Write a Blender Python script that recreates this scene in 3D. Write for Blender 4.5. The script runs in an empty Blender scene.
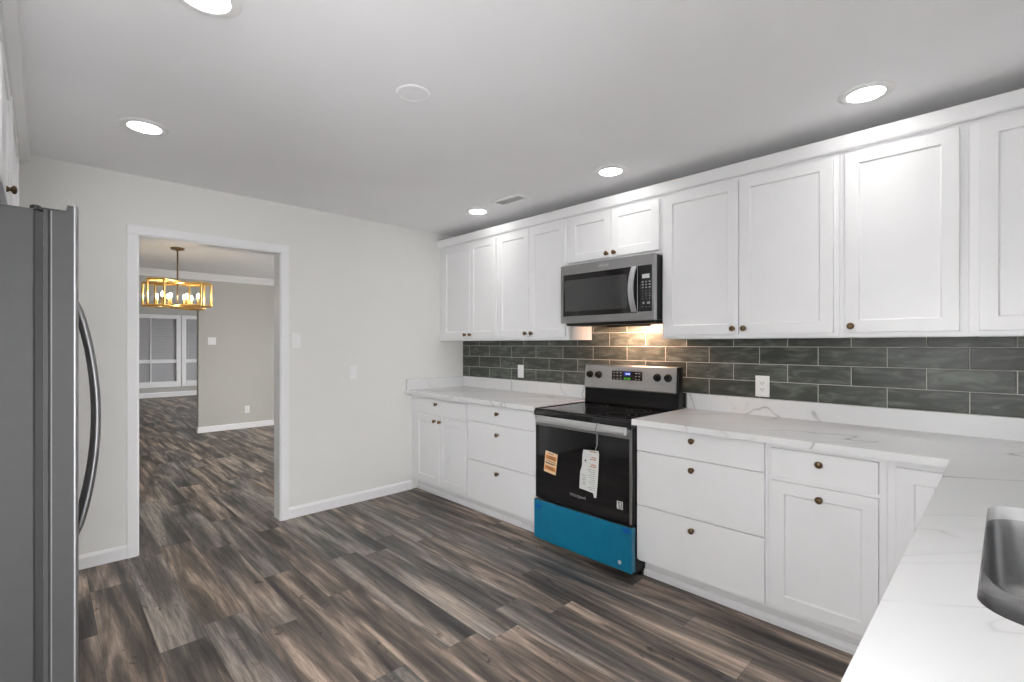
import bpy, bmesh, math, random
from mathutils import Vector, Matrix

# ------------------------------------------------------------------ camera, world, exposure
SC = bpy.context.scene
COL = SC.collection
H = 1.35
F_PX, YAW, HORIZON = 481.84, math.radians(44.2), 344.3
cam_d = bpy.data.cameras.new('camera')
cam_d.sensor_fit = 'HORIZONTAL'
cam_d.sensor_width = 36.0
cam_d.lens = 36.0 * F_PX / 1024.0
cam_d.shift_y = (HORIZON - 341.0) / 1024.0
cam_d.clip_start = 0.02
cam = bpy.data.objects.new('camera', cam_d)
COL.objects.link(cam)
cam.location = (0, 0, H)
cam.rotation_euler = (math.radians(90), 0, -YAW)
SC.camera = cam

world = bpy.data.worlds.new('world')
SC.world = world
world.use_nodes = True
bg = world.node_tree.nodes['Background']
bg.inputs['Color'].default_value = (0.985, 0.99, 1.0, 1)
bg.inputs['Strength'].default_value = 11.6
_wt = world.node_tree
_g = _wt.nodes.new('ShaderNodeNewGeometry'); _s = _wt.nodes.new('ShaderNodeSeparateXYZ'); _r = _wt.nodes.new('ShaderNodeValToRGB')
_m = _wt.nodes.new('ShaderNodeMath'); _m.operation = 'MULTIPLY_ADD'; _m.inputs[1].default_value = -0.5; _m.inputs[2].default_value = 0.5
_wt.links.new(_g.outputs['Incoming'], _s.inputs[0]); _wt.links.new(_s.outputs[2], _m.inputs[0]); _wt.links.new(_m.outputs[0], _r.inputs[0])
_r.color_ramp.elements[0].position = 0.45; _r.color_ramp.elements[0].color = (0.53, 0.535, 0.55, 1)      # ground
_r.color_ramp.elements[1].position = 0.55; _r.color_ramp.elements[1].color = (0.985, 0.99, 1.0, 1)     # overcast sky
_wt.links.new(_r.outputs[0], bg.inputs['Color'])

SC.view_settings.view_transform = 'Standard'
SC.view_settings.look = 'None'
SC.view_settings.exposure = 0.43
SC.view_settings.gamma = 1.0
SC.view_settings.use_curve_mapping = False
SC.cycles.max_bounces = 14
SC.cycles.diffuse_bounces = 8
SC.cycles.glossy_bounces = 6
SC.cycles.sample_clamp_indirect = 6.0

DOWNLIGHT = 27.0        # strength of the recessed ceiling lenses
BEAM = 5.0             # watts of each downlight's beam
BULB = 70.0            # strength of the chandelier bulbs

# ------------------------------------------------------------------ main measures (metres)
CEIL = 2.43
XW = 3.083              # range wall
YB = 3.882              # wall with the doorway
XL = -0.75              # wall behind the refrigerator
YS = -0.503             # wall behind the sink
DX0, DX1, DZ = 0.44, 1.295, 2.045     # doorway clear opening
WT = 0.115              # partition thickness
Y1, Y2 = 8.57, 15.05    # partition and window wall seen through the doorway
FARX0, FARX1 = -1.2, 5.2

# ------------------------------------------------------------------ node helpers
def new_mat(name):
    m = bpy.data.materials.new(name)
    m.use_nodes = True
    nt = m.node_tree
    return m, nt, nt.nodes['Principled BSDF']

def nn(nt, t, **kw):
    n = nt.nodes.new(t)
    for k, v in kw.items():
        setattr(n, k, v)
    return n

def lk(nt, a, b):
    nt.links.new(a, b)

def mth(nt, op, a, b=None, c=None):
    n = nn(nt, 'ShaderNodeMath', operation=op)
    for i, v in enumerate((a, b, c)):
        if v is None:
            continue
        if isinstance(v, (int, float)):
            n.inputs[i].default_value = v
        else:
            lk(nt, v, n.inputs[i])
    return n.outputs[0]

def ramp(nt, fac, stops, interp='LINEAR'):
    r = nn(nt, 'ShaderNodeValToRGB')
    r.color_ramp.interpolation = interp
    e = r.color_ramp.elements
    while len(e) < len(stops):
        e.new(0.5)
    for el, (p, c) in zip(e, stops):
        el.position = p
        el.color = (*c, 1) if len(c) == 3 else c
    lk(nt, fac, r.inputs[0])
    return r.outputs[0]

def mixc(nt, fac, a, b, mode='MIX'):
    n = nn(nt, 'ShaderNodeMix', data_type='RGBA', blend_type=mode)
    for sock, v in ((n.inputs[0], fac), (n.inputs[6], a), (n.inputs[7], b)):
        if isinstance(v, (int, float)):
            sock.default_value = v
        elif isinstance(v, tuple):
            sock.default_value = (*v, 1)
        else:
            lk(nt, v, sock)
    return n.outputs[2]

def coords(nt, scale=(1, 1, 1), rot=(0, 0, 0)):
    g = nn(nt, 'ShaderNodeNewGeometry')
    mp = nn(nt, 'ShaderNodeMapping')
    mp.inputs['Scale'].default_value = scale
    mp.inputs['Rotation'].default_value = rot
    lk(nt, g.outputs['Position'], mp.inputs[0])
    return mp.outputs[0]

def noise(nt, vec, scale=5, detail=4, rough=0.55, dist=0.0):
    n = nn(nt, 'ShaderNodeTexNoise')
    n.inputs['Scale'].default_value = scale
    n.inputs['Detail'].default_value = detail
    n.inputs['Roughness'].default_value = rough
    n.inputs['Distortion'].default_value = dist
    lk(nt, vec, n.inputs['Vector'])
    return n.outputs[0]

def bump(nt, bs, height, strength=0.1, dist=0.002):
    b = nn(nt, 'ShaderNodeBump')
    b.inputs['Strength'].default_value = strength
    b.inputs['Distance'].default_value = dist
    lk(nt, height, b.inputs['Height'])
    lk(nt, b.outputs[0], bs.inputs['Normal'])

def plain(name, col, rough=0.5, metal=0.0, var=0.03, nscale=8, bmp=0.0, bscale=300, spec=0.5, coat=0.0):
    m, nt, bs = new_mat(name)
    v = noise(nt, coords(nt), nscale, 3)
    lo = tuple(max(0, c * (1 - var)) for c in col)
    hi = tuple(min(1, c * (1 + var)) for c in col)
    lk(nt, ramp(nt, v, [(0.3, lo), (0.7, hi)]), bs.inputs['Base Color'])
    bs.inputs['Roughness'].default_value = rough
    bs.inputs['Metallic'].default_value = metal
    bs.inputs['Specular IOR Level'].default_value = spec
    bs.inputs['Coat Weight'].default_value = coat
    if bmp:
        bump(nt, bs, noise(nt, coords(nt), bscale, 2), bmp, 0.001)
    return m

def emit(name, col, strength):
    m, nt, bs = new_mat(name)
    bs.inputs['Base Color'].default_value = (*col, 1)
    bs.inputs['Emission Color'].default_value = (*col, 1)
    bs.inputs['Emission Strength'].default_value = strength
    return m

def steel(name, col, rough, axis):
    m, nt, bs = new_mat(name)
    sc = [220, 220, 220]
    sc[axis] = 3
    v = noise(nt, coords(nt, tuple(sc)), 1.0, 3)
    lk(nt, ramp(nt, v, [(0.25, tuple(c * 0.93 for c in col)), (0.75, tuple(min(1, c * 1.06) for c in col))]), bs.inputs['Base Color'])
    lk(nt, ramp(nt, v, [(0.2, (rough * 0.85,) * 3), (0.8, (rough * 1.15,) * 3)]), bs.inputs['Roughness'])
    bs.inputs['Metallic'].default_value = 1.0
    bump(nt, bs, v, 0.03, 0.0005)
    return m

M = {}
M['wall'] = plain('wall_paint', (0.80, 0.795, 0.77), 0.75, var=0.012, nscale=2, bmp=0.05, bscale=160)
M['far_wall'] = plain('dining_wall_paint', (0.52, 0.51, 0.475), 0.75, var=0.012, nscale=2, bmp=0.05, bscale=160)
M['ceiling'] = plain('ceiling_paint', (0.91, 0.91, 0.92), 0.85, var=0.012, nscale=3, bmp=0.08, bscale=120)
M['trim'] = plain('gloss_trim_paint', (0.88, 0.88, 0.885), 0.28, var=0.01)
M['cab'] = plain('cabinet_paint', (0.85, 0.85, 0.858), 0.32, var=0.01)
M['cab_in'] = plain('toe_kick_paint', (0.76, 0.76, 0.77), 0.45, var=0.02)
M['plastic'] = plain('white_plastic', (0.86, 0.86, 0.855), 0.3, var=0.01)
M['slot'] = plain('outlet_slot_shadow', (0.05, 0.05, 0.05), 0.6)
M['bronze'] = plain('antique_brass', (0.17, 0.11, 0.062), 0.3, 1.0, var=0.25, nscale=60)
M['brass'] = plain('satin_gold', (0.83, 0.56, 0.2), 0.32, 1.0, var=0.06, nscale=20)
M['dark_bronze'] = plain('aged_brass_rod', (0.22, 0.15, 0.08), 0.35, 1.0, var=0.1)
M['steel'] = steel('brushed_steel', (0.43, 0.43, 0.435), 0.36, 1)
M['steel_light'] = steel('light_brushed_steel', (0.56, 0.56, 0.56), 0.38, 1)
M['steel_dark'] = steel('brushed_grey_steel', (0.43, 0.43, 0.44), 0.33, 2)
M['fridge_side'] = plain('grey_enamel', (0.05, 0.0505, 0.051), 0.5, 0.0, var=0.03, nscale=30, spec=0.3)
M['steel_bright'] = plain('polished_steel', (0.72, 0.72, 0.73), 0.40, 1.0, var=0.02, nscale=20)
M['sink'] = steel('sink_steel', (0.42, 0.42, 0.425), 0.31, 0)
M['black'] = plain('black_enamel', (0.008, 0.008, 0.0085), 0.3, var=0.1, spec=0.22)
M['black_plastic'] = plain('black_plastic', (0.012, 0.012, 0.0125), 0.42, var=0.1, spec=0.3)
M['fridge_handle'] = plain('satin_grey_metal', (0.30, 0.30, 0.305), 0.42, 1.0, var=0.03)
M['bevel_highlight'] = plain('bevel_highlight_grey', (0.16, 0.16, 0.162), 0.5, var=0.03)  # lighter grey that paints the highlight along the refrigerator door bevel
M['fridge_skin'] = plain('stainless_door_skin', (0.34, 0.34, 0.345), 0.52, 1.0, var=0.03)
M['gasket'] = plain('rubber_gasket', (0.014, 0.014, 0.015), 0.6, var=0.1)
M['black_glass'] = plain('black_glass', (0.008, 0.008, 0.009), 0.06, var=0.1, spec=0.6)
M['micro_glass'] = plain('smoked_glass', (0.045, 0.045, 0.046), 0.08, var=0.1, spec=0.85)
M['film'] = plain('blue_protective_film', (0.004, 0.165, 0.29), 0.28, var=0.08, nscale=14)
M['film_tab'] = plain('blue_tape', (0.004, 0.10, 0.42), 0.4, var=0.05)
M['paper'] = plain('white_paper', (0.66, 0.66, 0.645), 0.7, var=0.04, nscale=40)
M['cream'] = plain('cream_label', (0.85, 0.60, 0.38), 0.6, var=0.05, nscale=60)
M['orange'] = plain('orange_print', (0.62, 0.25, 0.06), 0.6, var=0.12, nscale=90)
M['ink'] = plain('dark_ink', (0.06, 0.045, 0.04), 0.6)
M['grey_ink'] = plain('grey_ink', (0.30, 0.30, 0.30), 0.7)
M['dim'] = plain('dim_print', (0.16, 0.16, 0.165), 0.6)
M['rust_ink'] = plain('rust_ink', (0.42, 0.2, 0.1), 0.7)
M['mark'] = plain('pale_print', (0.33, 0.33, 0.34), 0.5)
M['lens'] = emit('lamp_lens', (1.0, 0.985, 0.96), DOWNLIGHT)
M['bulb'] = emit('candle_bulb', (1.0, 0.86, 0.62), BULB)
M['hood'] = emit('cooktop_lamp', (1.0, 0.61, 0.40), 760.0)
M['lcd'] = emit('blue_display', (0.01, 0.02, 0.25), 0.12)
M['lcd_text'] = emit('lit_digits', (0.45, 0.6, 1.0), 0.7)
M['green_led'] = emit('green_indicator', (0.04, 0.22, 0.02), 0.35)
M['lcd_grey'] = emit('pale_display', (0.5, 0.51, 0.51), 0.12)
M['slat'] = plain('shutter_paint', (0.40, 0.40, 0.41), 0.45, var=0.02)
M['groove'] = plain('vent_cavity', (0.22, 0.22, 0.22), 0.8)

def glass_mat():
    m, nt, bs = new_mat('window_glass')
    tr = nn(nt, 'ShaderNodeBsdfTransparent')
    gl = nn(nt, 'ShaderNodeBsdfGlossy')
    gl.inputs['Roughness'].default_value = 0.02
    fz = nn(nt, 'ShaderNodeFresnel')
    fz.inputs['IOR'].default_value = 1.25
    mx = nn(nt, 'ShaderNodeMixShader')
    lk(nt, fz.outputs[0], mx.inputs[0]); lk(nt, tr.outputs[0], mx.inputs[1]); lk(nt, gl.outputs[0], mx.inputs[2])
    lk(nt, mx.outputs[0], nt.nodes['Material Output'].inputs['Surface'])
    return m
M['glass'] = glass_mat()

def floor_mat():
    m, nt, bs = new_mat('weathered_plank_floor')
    g = nn(nt, 'ShaderNodeNewGeometry')
    s = nn(nt, 'ShaderNodeSeparateXYZ')
    lk(nt, g.outputs['Position'], s.inputs[0])
    PW, PL = 0.182, 1.22
    u = mth(nt, 'DIVIDE', s.outputs[0], PW)
    row = mth(nt, 'FLOOR', u)
    w1 = nn(nt, 'ShaderNodeTexWhiteNoise', noise_dimensions='1D')
    lk(nt, row, w1.inputs['W'])
    v = mth(nt, 'ADD', mth(nt, 'DIVIDE', s.outputs[1], PL), w1.outputs['Value'])
    idx = mth(nt, 'FLOOR', v)
    cmb = nn(nt, 'ShaderNodeCombineXYZ')
    lk(nt, row, cmb.inputs[0]); lk(nt, idx, cmb.inputs[1])
    w2 = nn(nt, 'ShaderNodeTexWhiteNoise', noise_dimensions='3D')
    lk(nt, cmb.outputs[0], w2.inputs['Vector'])
    rnd = w2.outputs['Value']
    sep = nn(nt, 'ShaderNodeSeparateColor')
    lk(nt, w2.outputs['Color'], sep.inputs[0])
    # grain coordinates: stretched along the plank, shifted per plank
    gx = mth(nt, 'ADD', mth(nt, 'MULTIPLY', s.outputs[0], 1.0), mth(nt, 'MULTIPLY', rnd, 37.0))
    gy = mth(nt, 'ADD', mth(nt, 'MULTIPLY', s.outputs[1], 1.0), mth(nt, 'MULTIPLY', sep.outputs[1], 53.0))
    def gvec(sx, sy):
        c = nn(nt, 'ShaderNodeCombineXYZ')
        lk(nt, mth(nt, 'MULTIPLY', gx, sx), c.inputs[0])
        lk(nt, mth(nt, 'MULTIPLY', gy, sy), c.inputs[1])
        return c.outputs[0]
    broad = noise(nt, gvec(10, 0.95), 1.0, 4, 0.55, 0.55)
    streak = noise(nt, gvec(42, 1.5), 1.0, 6, 0.62, 0.35)
    fine = noise(nt, gvec(150, 7), 1.0, 5, 0.65, 0.2)
    patch = noise(nt, gvec(5, 2.4), 1.0, 4, 0.65, 0.4)
    knot = noise(nt, gvec(15, 9), 1.0, 3, 0.5, 1.6)
    # each plank leans to tan, umber or slate
    base = ramp(nt, broad, [(0.34, (0.042, 0.039, 0.039)), (0.45, (0.105, 0.088, 0.078)), (0.53, (0.19, 0.153, 0.128)), (0.63, (0.42, 0.335, 0.275))])
    slate = ramp(nt, broad, [(0.34, (0.042, 0.042, 0.044)), (0.49, (0.118, 0.110, 0.106)), (0.63, (0.28, 0.253, 0.234))])
    sel = mth(nt, 'ADD', mth(nt, 'MULTIPLY', mth(nt, 'SUBTRACT', sep.outputs[0], 0.5), 1.1), mth(nt, 'MULTIPLY', mth(nt, 'SUBTRACT', patch, 0.33), 1.5))
    selr = ramp(nt, sel, [(0.10, (0, 0, 0)), (0.55, (1, 1, 1))])
    c = mixc(nt, selr, base, slate)
    c = mixc(nt, 0.85, c, ramp(nt, streak, [(0.30, (0.52, 0.51, 0.51)), (0.5, (1.0, 0.99, 0.985)), (0.68, (1.62, 1.56, 1.50))]), 'MULTIPLY')
    c = mixc(nt, 0.75, c, ramp(nt, fine, [(0.32, (0.55, 0.55, 0.55)), (0.68, (1.5, 1.47, 1.43))]), 'MULTIPLY')
    c = mixc(nt, 1.0, c, ramp(nt, knot, [(0.25, (0.3, 0.28, 0.27)), (0.35, (1, 1, 1))]), 'MULTIPLY')
    c = mixc(nt, 1.0, c, ramp(nt, rnd, [(0.0, (0.90, 0.895, 0.89)), (1.0, (1.14, 1.13, 1.115))]), 'MULTIPLY')
    # joints
    fu = mth(nt, 'FRACT', u); fv = mth(nt, 'FRACT', v)
    du = mth(nt, 'MULTIPLY', mth(nt, 'MINIMUM', fu, mth(nt, 'SUBTRACT', 1.0, fu)), PW)
    dv = mth(nt, 'MULTIPLY', mth(nt, 'MINIMUM', fv, mth(nt, 'SUBTRACT', 1.0, fv)), PL)
    d = mth(nt, 'MINIMUM', du, dv)
    j = mth(nt, 'GREATER_THAN', d, 0.0013)
    c = mixc(nt, mth(nt, 'ADD', mth(nt, 'MULTIPLY', j, 0.55), 0.45), (0.025, 0.022, 0.02), c)
    lk(nt, c, bs.inputs['Base Color'])
    lk(nt, ramp(nt, streak, [(0.2, (0.5, 0.5, 0.5)), (0.8, (0.38, 0.38, 0.38))]), bs.inputs['Roughness'])
    bs.inputs['Specular IOR Level'].default_value = 0.42
    hgt = mth(nt, 'ADD', mth(nt, 'MULTIPLY', fine, 0.5), j)
    bump(nt, bs, hgt, 0.25, 0.001)
    return m
M['floor'] = floor_mat()

def tile_mat():
    m, nt, bs = new_mat('grey_green_glazed_tile')
    g = nn(nt, 'ShaderNodeNewGeometry')
    s = nn(nt, 'ShaderNodeSeparateXYZ')
    lk(nt, g.outputs['Position'], s.inputs[0])
    TW, TH = 0.3045, 0.1028
    v = mth(nt, 'DIVIDE', mth(nt, 'SUBTRACT', s.outputs[2], 1.0265), TH)
    row = mth(nt, 'FLOOR', v)
    odd = mth(nt, 'MODULO', mth(nt, 'ADD', row, 10.0), 2.0)
    u = mth(nt, 'ADD', mth(nt, 'DIVIDE', mth(nt, 'SUBTRACT', s.outputs[1], 0.426), TW), mth(nt, 'MULTIPLY', odd, 0.5))
    cid = mth(nt, 'FLOOR', u)
    cmb = nn(nt, 'ShaderNodeCombineXYZ')
    lk(nt, cid, cmb.inputs[0]); lk(nt, row, cmb.inputs[1])
    w = nn(nt, 'ShaderNodeTexWhiteNoise', noise_dimensions='3D')
    lk(nt, cmb.outputs[0], w.inputs['Vector'])
    rnd = w.outputs['Value']
    off = nn(nt, 'ShaderNodeVectorMath', operation='ADD')
    lk(nt, g.outputs['Position'], off.inputs[0])
    sc = nn(nt, 'ShaderNodeVectorMath', operation='SCALE')
    sc.inputs['Scale'].default_value = 11.6
    lk(nt, w.outputs['Color'], sc.inputs[0]); lk(nt, sc.outputs[0], off.inputs[1])
    st = nn(nt, 'ShaderNodeMapping'); st.inputs['Scale'].default_value = (1, 0.8, 3.0)
    lk(nt, off.outputs[0], st.inputs[0])
    mot = noise(nt, st.outputs[0], 9, 5, 0.6, 0.6)
    c = ramp(nt, mot, [(0.28, (0.042, 0.045, 0.039)), (0.5, (0.070, 0.077, 0.067)), (0.70, (0.150, 0.163, 0.145))])
    c = mixc(nt, 1.0, c, ramp(nt, rnd, [(0, (0.8, 0.79, 0.77)), (1, (1.22, 1.22, 1.22))]), 'MULTIPLY')
    fu = mth(nt, 'FRACT', u); fv = mth(nt, 'FRACT', v)
    du = mth(nt, 'MULTIPLY', mth(nt, 'MINIMUM', fu, mth(nt, 'SUBTRACT', 1.0, fu)), TW)
    dv = mth(nt, 'MULTIPLY', mth(nt, 'MINIMUM', fv, mth(nt, 'SUBTRACT', 1.0, fv)), TH)
    d = mth(nt, 'MINIMUM', du, dv)
    edge = mth(nt, 'SMOOTH_MIN', mth(nt, 'DIVIDE', d, 0.006), 1.0, 0.2)
    j = mth(nt, 'GREATER_THAN', d, 0.0021)
    dark = ramp(nt, d, [(0.0021, (0.75, 0.75, 0.75)), (0.0075, (1, 1, 1))])
    c = mixc(nt, 1.0, c, dark, 'MULTIPLY')
    c = mixc(nt, j, (0.47, 0.46, 0.43), c)
    lk(nt, c, bs.inputs['Base Color'])
    r = mth(nt, 'SUBTRACT', 0.8, mth(nt, 'MULTIPLY', j, 0.46))
    bs.inputs['Specular IOR Level'].default_value = 0.3
    lk(nt, r, bs.inputs['Roughness'])
    hgt = mth(nt, 'ADD', edge, mth(nt, 'MULTIPLY', mot, 0.35))
    bump(nt, bs, hgt, 0.35, 0.003)
    return m
M['tile'] = tile_mat()

def quartz_mat():
    m, nt, bs = new_mat('white_veined_quartz')
    p = coords(nt)
    def vein(scl, rot, loc, wob, width, shade):
        mp = nn(nt, 'ShaderNodeMapping')
        mp.inputs['Rotation'].default_value = rot
        mp.inputs['Location'].default_value = loc
        lk(nt, p, mp.inputs[0])
        st = nn(nt, 'ShaderNodeMapping')
        st.inputs['Scale'].default_value = scl
        lk(nt, mp.outputs[0], st.inputs[0])
        n = noise(nt, st.outputs[0], 1.0, 3.5, 0.45, wob)
        v = mth(nt, 'ABSOLUTE', mth(nt, 'SUBTRACT', n, 0.5))
        return ramp(nt, v, [(0.0, (shade,) * 3), (width, (0.965, 0.965, 0.965)), (width * 5, (1, 1, 1))])
    msk = noise(nt, p, 1.7, 3)
    m1 = ramp(nt, msk, [(0.38, (0, 0, 0)), (0.5, (1, 1, 1))])
    m2 = ramp(nt, msk, [(0.4, (1, 1, 1)), (0.56, (0, 0, 0))])
    a1 = vein((0.75, 2.6, 1.6), (0.0, 0.0, 0.86), (3, 1, 4), 0.25, 0.007, 0.56)
    a2 = vein((0.6, 4.2, 2.2), (0.1, 0.1, 0.72), (7, 2, 1), 0.35, 0.006, 0.84)
    c = mixc(nt, m1, (1.0, 1.0, 1.0), a1)
    c = mixc(nt, m2, c, mixc(nt, 1.0, c, a2, 'MULTIPLY'))
    c = mixc(nt, 1.0, (0.79, 0.79, 0.795), c, 'MULTIPLY')
    lk(nt, c, bs.inputs['Base Color'])
    bs.inputs['Roughness'].default_value = 0.22
    return m
M['quartz'] = quartz_mat()

# ------------------------------------------------------------------ mesh helpers
class MB:
    """collects shapes in world coordinates; build() links them as ONE mesh object"""
    def __init__(self):
        self.bm = bmesh.new()

    def poly(self, pts, faces):
        vs = [self.bm.verts.new(p) for p in pts]
        for f in faces:
            try:
                self.bm.faces.new([vs[i] for i in f])
            except ValueError:
                pass
        return vs

    def box(self, x0, x1, y0, y1, z0, z1, bev=0.0):
        x0, x1 = min(x0, x1), max(x0, x1)
        y0, y1 = min(y0, y1), max(y0, y1)
        z0, z1 = min(z0, z1), max(z0, z1)
        pts = [(x, y, z) for x in (x0, x1) for y in (y0, y1) for z in (z0, z1)]
        vs = self.poly(pts, [(0, 1, 3, 2), (4, 6, 7, 5), (0, 4, 5, 1), (2, 3, 7, 6), (0, 2, 6, 4), (1, 5, 7, 3)])
        if bev:
            es = list({e for v in vs for e in v.link_edges})
            bmesh.ops.bevel(self.bm, geom=es, offset=bev, segments=2, profile=0.5, affect='EDGES')
        return self

    def prism(self, prof, axis, a0, a1):
        """extrude a 2D profile along an axis; prof in the other two axes (cyclic order x,y,z without axis)"""
        n = len(prof)
        def P(p, a):
            if axis == 'x': return (a, p[0], p[1])
            if axis == 'y': return (p[0], a, p[1])
            return (p[0], p[1], a)
        pts = [P(p, a0) for p in prof] + [P(p, a1) for p in prof]
        fs = [tuple(range(n))[::-1], tuple(range(n, 2 * n))]
        fs += [(i, (i + 1) % n, n + (i + 1) % n, n + i) for i in range(n)]
        self.poly(pts, fs)
        return self

    def lathe(self, prof, origin, axis=(0, 0, 1), seg=24):
        """prof: list of (radius, height along the axis)"""
        q = Vector((0, 0, 1)).rotation_difference(Vector(axis))
        o = Vector(origin)
        rings = []
        for r, h in prof:
            if r < 1e-6:
                rings.append([self.bm.verts.new(o + q @ Vector((0, 0, h)))])
            else:
                rings.append([self.bm.verts.new(o + q @ Vector((r * math.cos(2 * math.pi * i / seg), r * math.sin(2 * math.pi * i / seg), h))) for i in range(seg)])
        for a, b in zip(rings, rings[1:]):
            for i in range(seg):
                j = (i + 1) % seg
                f = [a[i % len(a)], a[j % len(a)], b[j % len(b)], b[i % len(b)]]
                g = []
                for v in f:
                    if v not in g:
                        g.append(v)
                if len(g) > 2:
                    try:
                        self.bm.faces.new(g)
                    except ValueError:
                        pass
        return self

    def tube(self, pts, r, seg=10, flat=1.0, up=(0, 0, 1)):
        """sweep an ellipse (r, r*flat) along points"""
        pts = [Vector(p) for p in pts]
        rings = []
        for i, p in enumerate(pts):
            t = (pts[min(i + 1, len(pts) - 1)] - pts[max(i - 1, 0)]).normalized()
            a = Vector(up).cross(t)
            if a.length < 1e-4:
                a = Vector((1, 0, 0)).cross(t)
            a.normalize()
            b = t.cross(a)
            rr = r[i] if isinstance(r, (list, tuple)) else r
            rings.append([self.bm.verts.new(p + a * rr * math.cos(2 * math.pi * k / seg) + b * rr * flat * math.sin(2 * math.pi * k / seg)) for k in range(seg)])
        for a, b in zip(rings, rings[1:]):
            for k in range(seg):
                self.bm.faces.new([a[k], a[(k + 1) % seg], b[(k + 1) % seg], b[k]])
        self.bm.faces.new(rings[0][::-1]); self.bm.faces.new(rings[-1])
        return self

    def build(self, name, mat, parent=None, smooth=None):
        bm = self.bm
        bmesh.ops.recalc_face_normals(bm, faces=bm.faces[:])
        cs = [v.co for v in bm.verts]
        lo = Vector((min(c.x for c in cs), min(c.y for c in cs), min(c.z for c in cs)))
        hi = Vector((max(c.x for c in cs), max(c.y for c in cs), max(c.z for c in cs)))
        o_w = Vector(((lo.x + hi.x) / 2, (lo.y + hi.y) / 2, lo.z))
        for v in bm.verts:
            v.co -= o_w
        me = bpy.data.meshes.new(name)
        bm.to_mesh(me); bm.free()
        if smooth:
            for p in me.polygons:
                p.use_smooth = True
            try:
                me.set_sharp_from_angle(angle=math.radians(smooth))
            except Exception:
                pass
        me.materials.append(mat)
        ob = bpy.data.objects.new(name, me)
        COL.objects.link(ob)
        if parent is not None:
            ob.parent = parent
            ob.location = o_w - world_loc(parent)
        else:
            ob.location = o_w
        return ob

def world_loc(o):
    p = Vector((0, 0, 0))
    while o is not None:
        p += o.location
        o = o.parent
    return p

def thing(name, label, cat, loc, group=None):
    o = bpy.data.objects.new(name, None)
    o.empty_display_size = 0.05
    COL.objects.link(o)
    o.location = loc
    o['label'] = label; o['category'] = cat
    if group:
        o['group'] = group
    return o

def tag(o, label, cat, group=None):
    o['label'] = label; o['category'] = cat
    if group:
        o['group'] = group
    return o

def struct(mb, name, mat, label=None, cat=None, parent=None, smooth=None):
    o = mb.build(name, mat, parent, smooth)
    if parent is None:
        o['kind'] = 'structure'
        o['label'] = label; o['category'] = cat
    return o

def lettering(text, size, depth, origin, xdir, ydir, name, mat, parent, squash=1.0):
    """real extruded letters standing on a face: origin = centre, xdir = reading direction, ydir = up"""
    cu = bpy.data.curves.new(name, 'FONT')
    cu.body = text; cu.size = size; cu.extrude = depth; cu.align_x = 'CENTER'; cu.align_y = 'CENTER'
    tmp = bpy.data.objects.new('tmp', cu)
    COL.objects.link(tmp)
    dg = bpy.context.evaluated_depsgraph_get()
    me = bpy.data.meshes.new_from_object(tmp.evaluated_get(dg))
    bpy.data.objects.remove(tmp); bpy.data.curves.remove(cu)
    x = Vector(xdir); y = Vector(ydir); z = x.cross(y)
    for v in me.vertices:
        v.co = x * v.co.x * squash + y * v.co.y + z * v.co.z
    me.name = name
    me.materials.clear(); me.materials.append(mat)
    o = bpy.data.objects.new(name, me)
    COL.objects.link(o)
    o.parent = parent
    o.location = Vector(origin) - world_loc(parent)
    return o

# ------------------------------------------------------------------ room shell
struct(MB().box(FARX0 - .1, FARX1 + .1, YS - .1, Y2 + .2, -0.06, 0.0), 'floor', M['floor'], 'weathered grey brown wood plank floor running through both rooms', 'floor')
struct(MB().box(XL - .1, XW + .1, YS - .1, YB, CEIL, CEIL + .08), 'ceiling', M['ceiling'], 'flat pale grey kitchen ceiling with recessed lights', 'ceiling')
struct(MB().box(FARX0 - .1, FARX1 + .1, YB, Y2 + .2, CEIL + 0.002, CEIL + .08), 'ceiling', M['ceiling'], 'ceiling of the dining room beyond the doorway', 'ceiling')
wb = MB()
wb.box(FARX0 - .1, DX0 - .018, YB, YB + WT, 0, CEIL)
wb.box(DX1 + .018, FARX1 + .1, YB, YB + WT, 0, CEIL)
wb.box(DX0 - .018, DX1 + .018, YB, YB + WT, DZ + .018, CEIL)
struct(wb, 'wall_back', M['wall'], 'off-white kitchen wall pierced by the cased doorway', 'wall')
struct(MB().box(XW, XW + .1, YS - .1, YB, 0, CEIL), 'wall_right', M['wall'], 'painted wall behind the wall cabinets and range', 'wall')
# left wall with a small unseen window added near its near end for fill light
LWY0, LWY1, LWZ0, LWZ1 = -0.1, 0.9, 1.0, 1.9
wl = MB()
wl.box(XL - .1, XL, YS - .1, LWY0, 0, CEIL).box(XL - .1, XL, LWY1, YB, 0, CEIL).box(XL - .1, XL, LWY0, LWY1, LWZ1, CEIL).box(XL - .1, XL, LWY0, LWY1, 0, LWZ0)
struct(wl, 'wall_left', M['wall'], 'painted wall behind the refrigerator', 'wall')
wn = MB()
for a, b, c, d in ((LWY0, LWY0 + .04, LWZ0, LWZ1), (LWY1 - .04, LWY1, LWZ0, LWZ1), (LWY0 + .04, LWY1 - .04, LWZ0, LWZ0 + .04), (LWY0 + .04, LWY1 - .04, LWZ1 - .04, LWZ1)):
    wn.box(XL - .08, XL - .02, a, b, c, d)
w3 = struct(wn, 'window_3', M['trim'], 'small unseen window added to the kitchen side wall for fill light', 'window')
MB().box(XL - .055, XL - .05, LWY0 + .04, LWY1 - .04, LWZ0 + .04, LWZ1 - .04).build('pane', M['glass'], w3)
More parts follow.
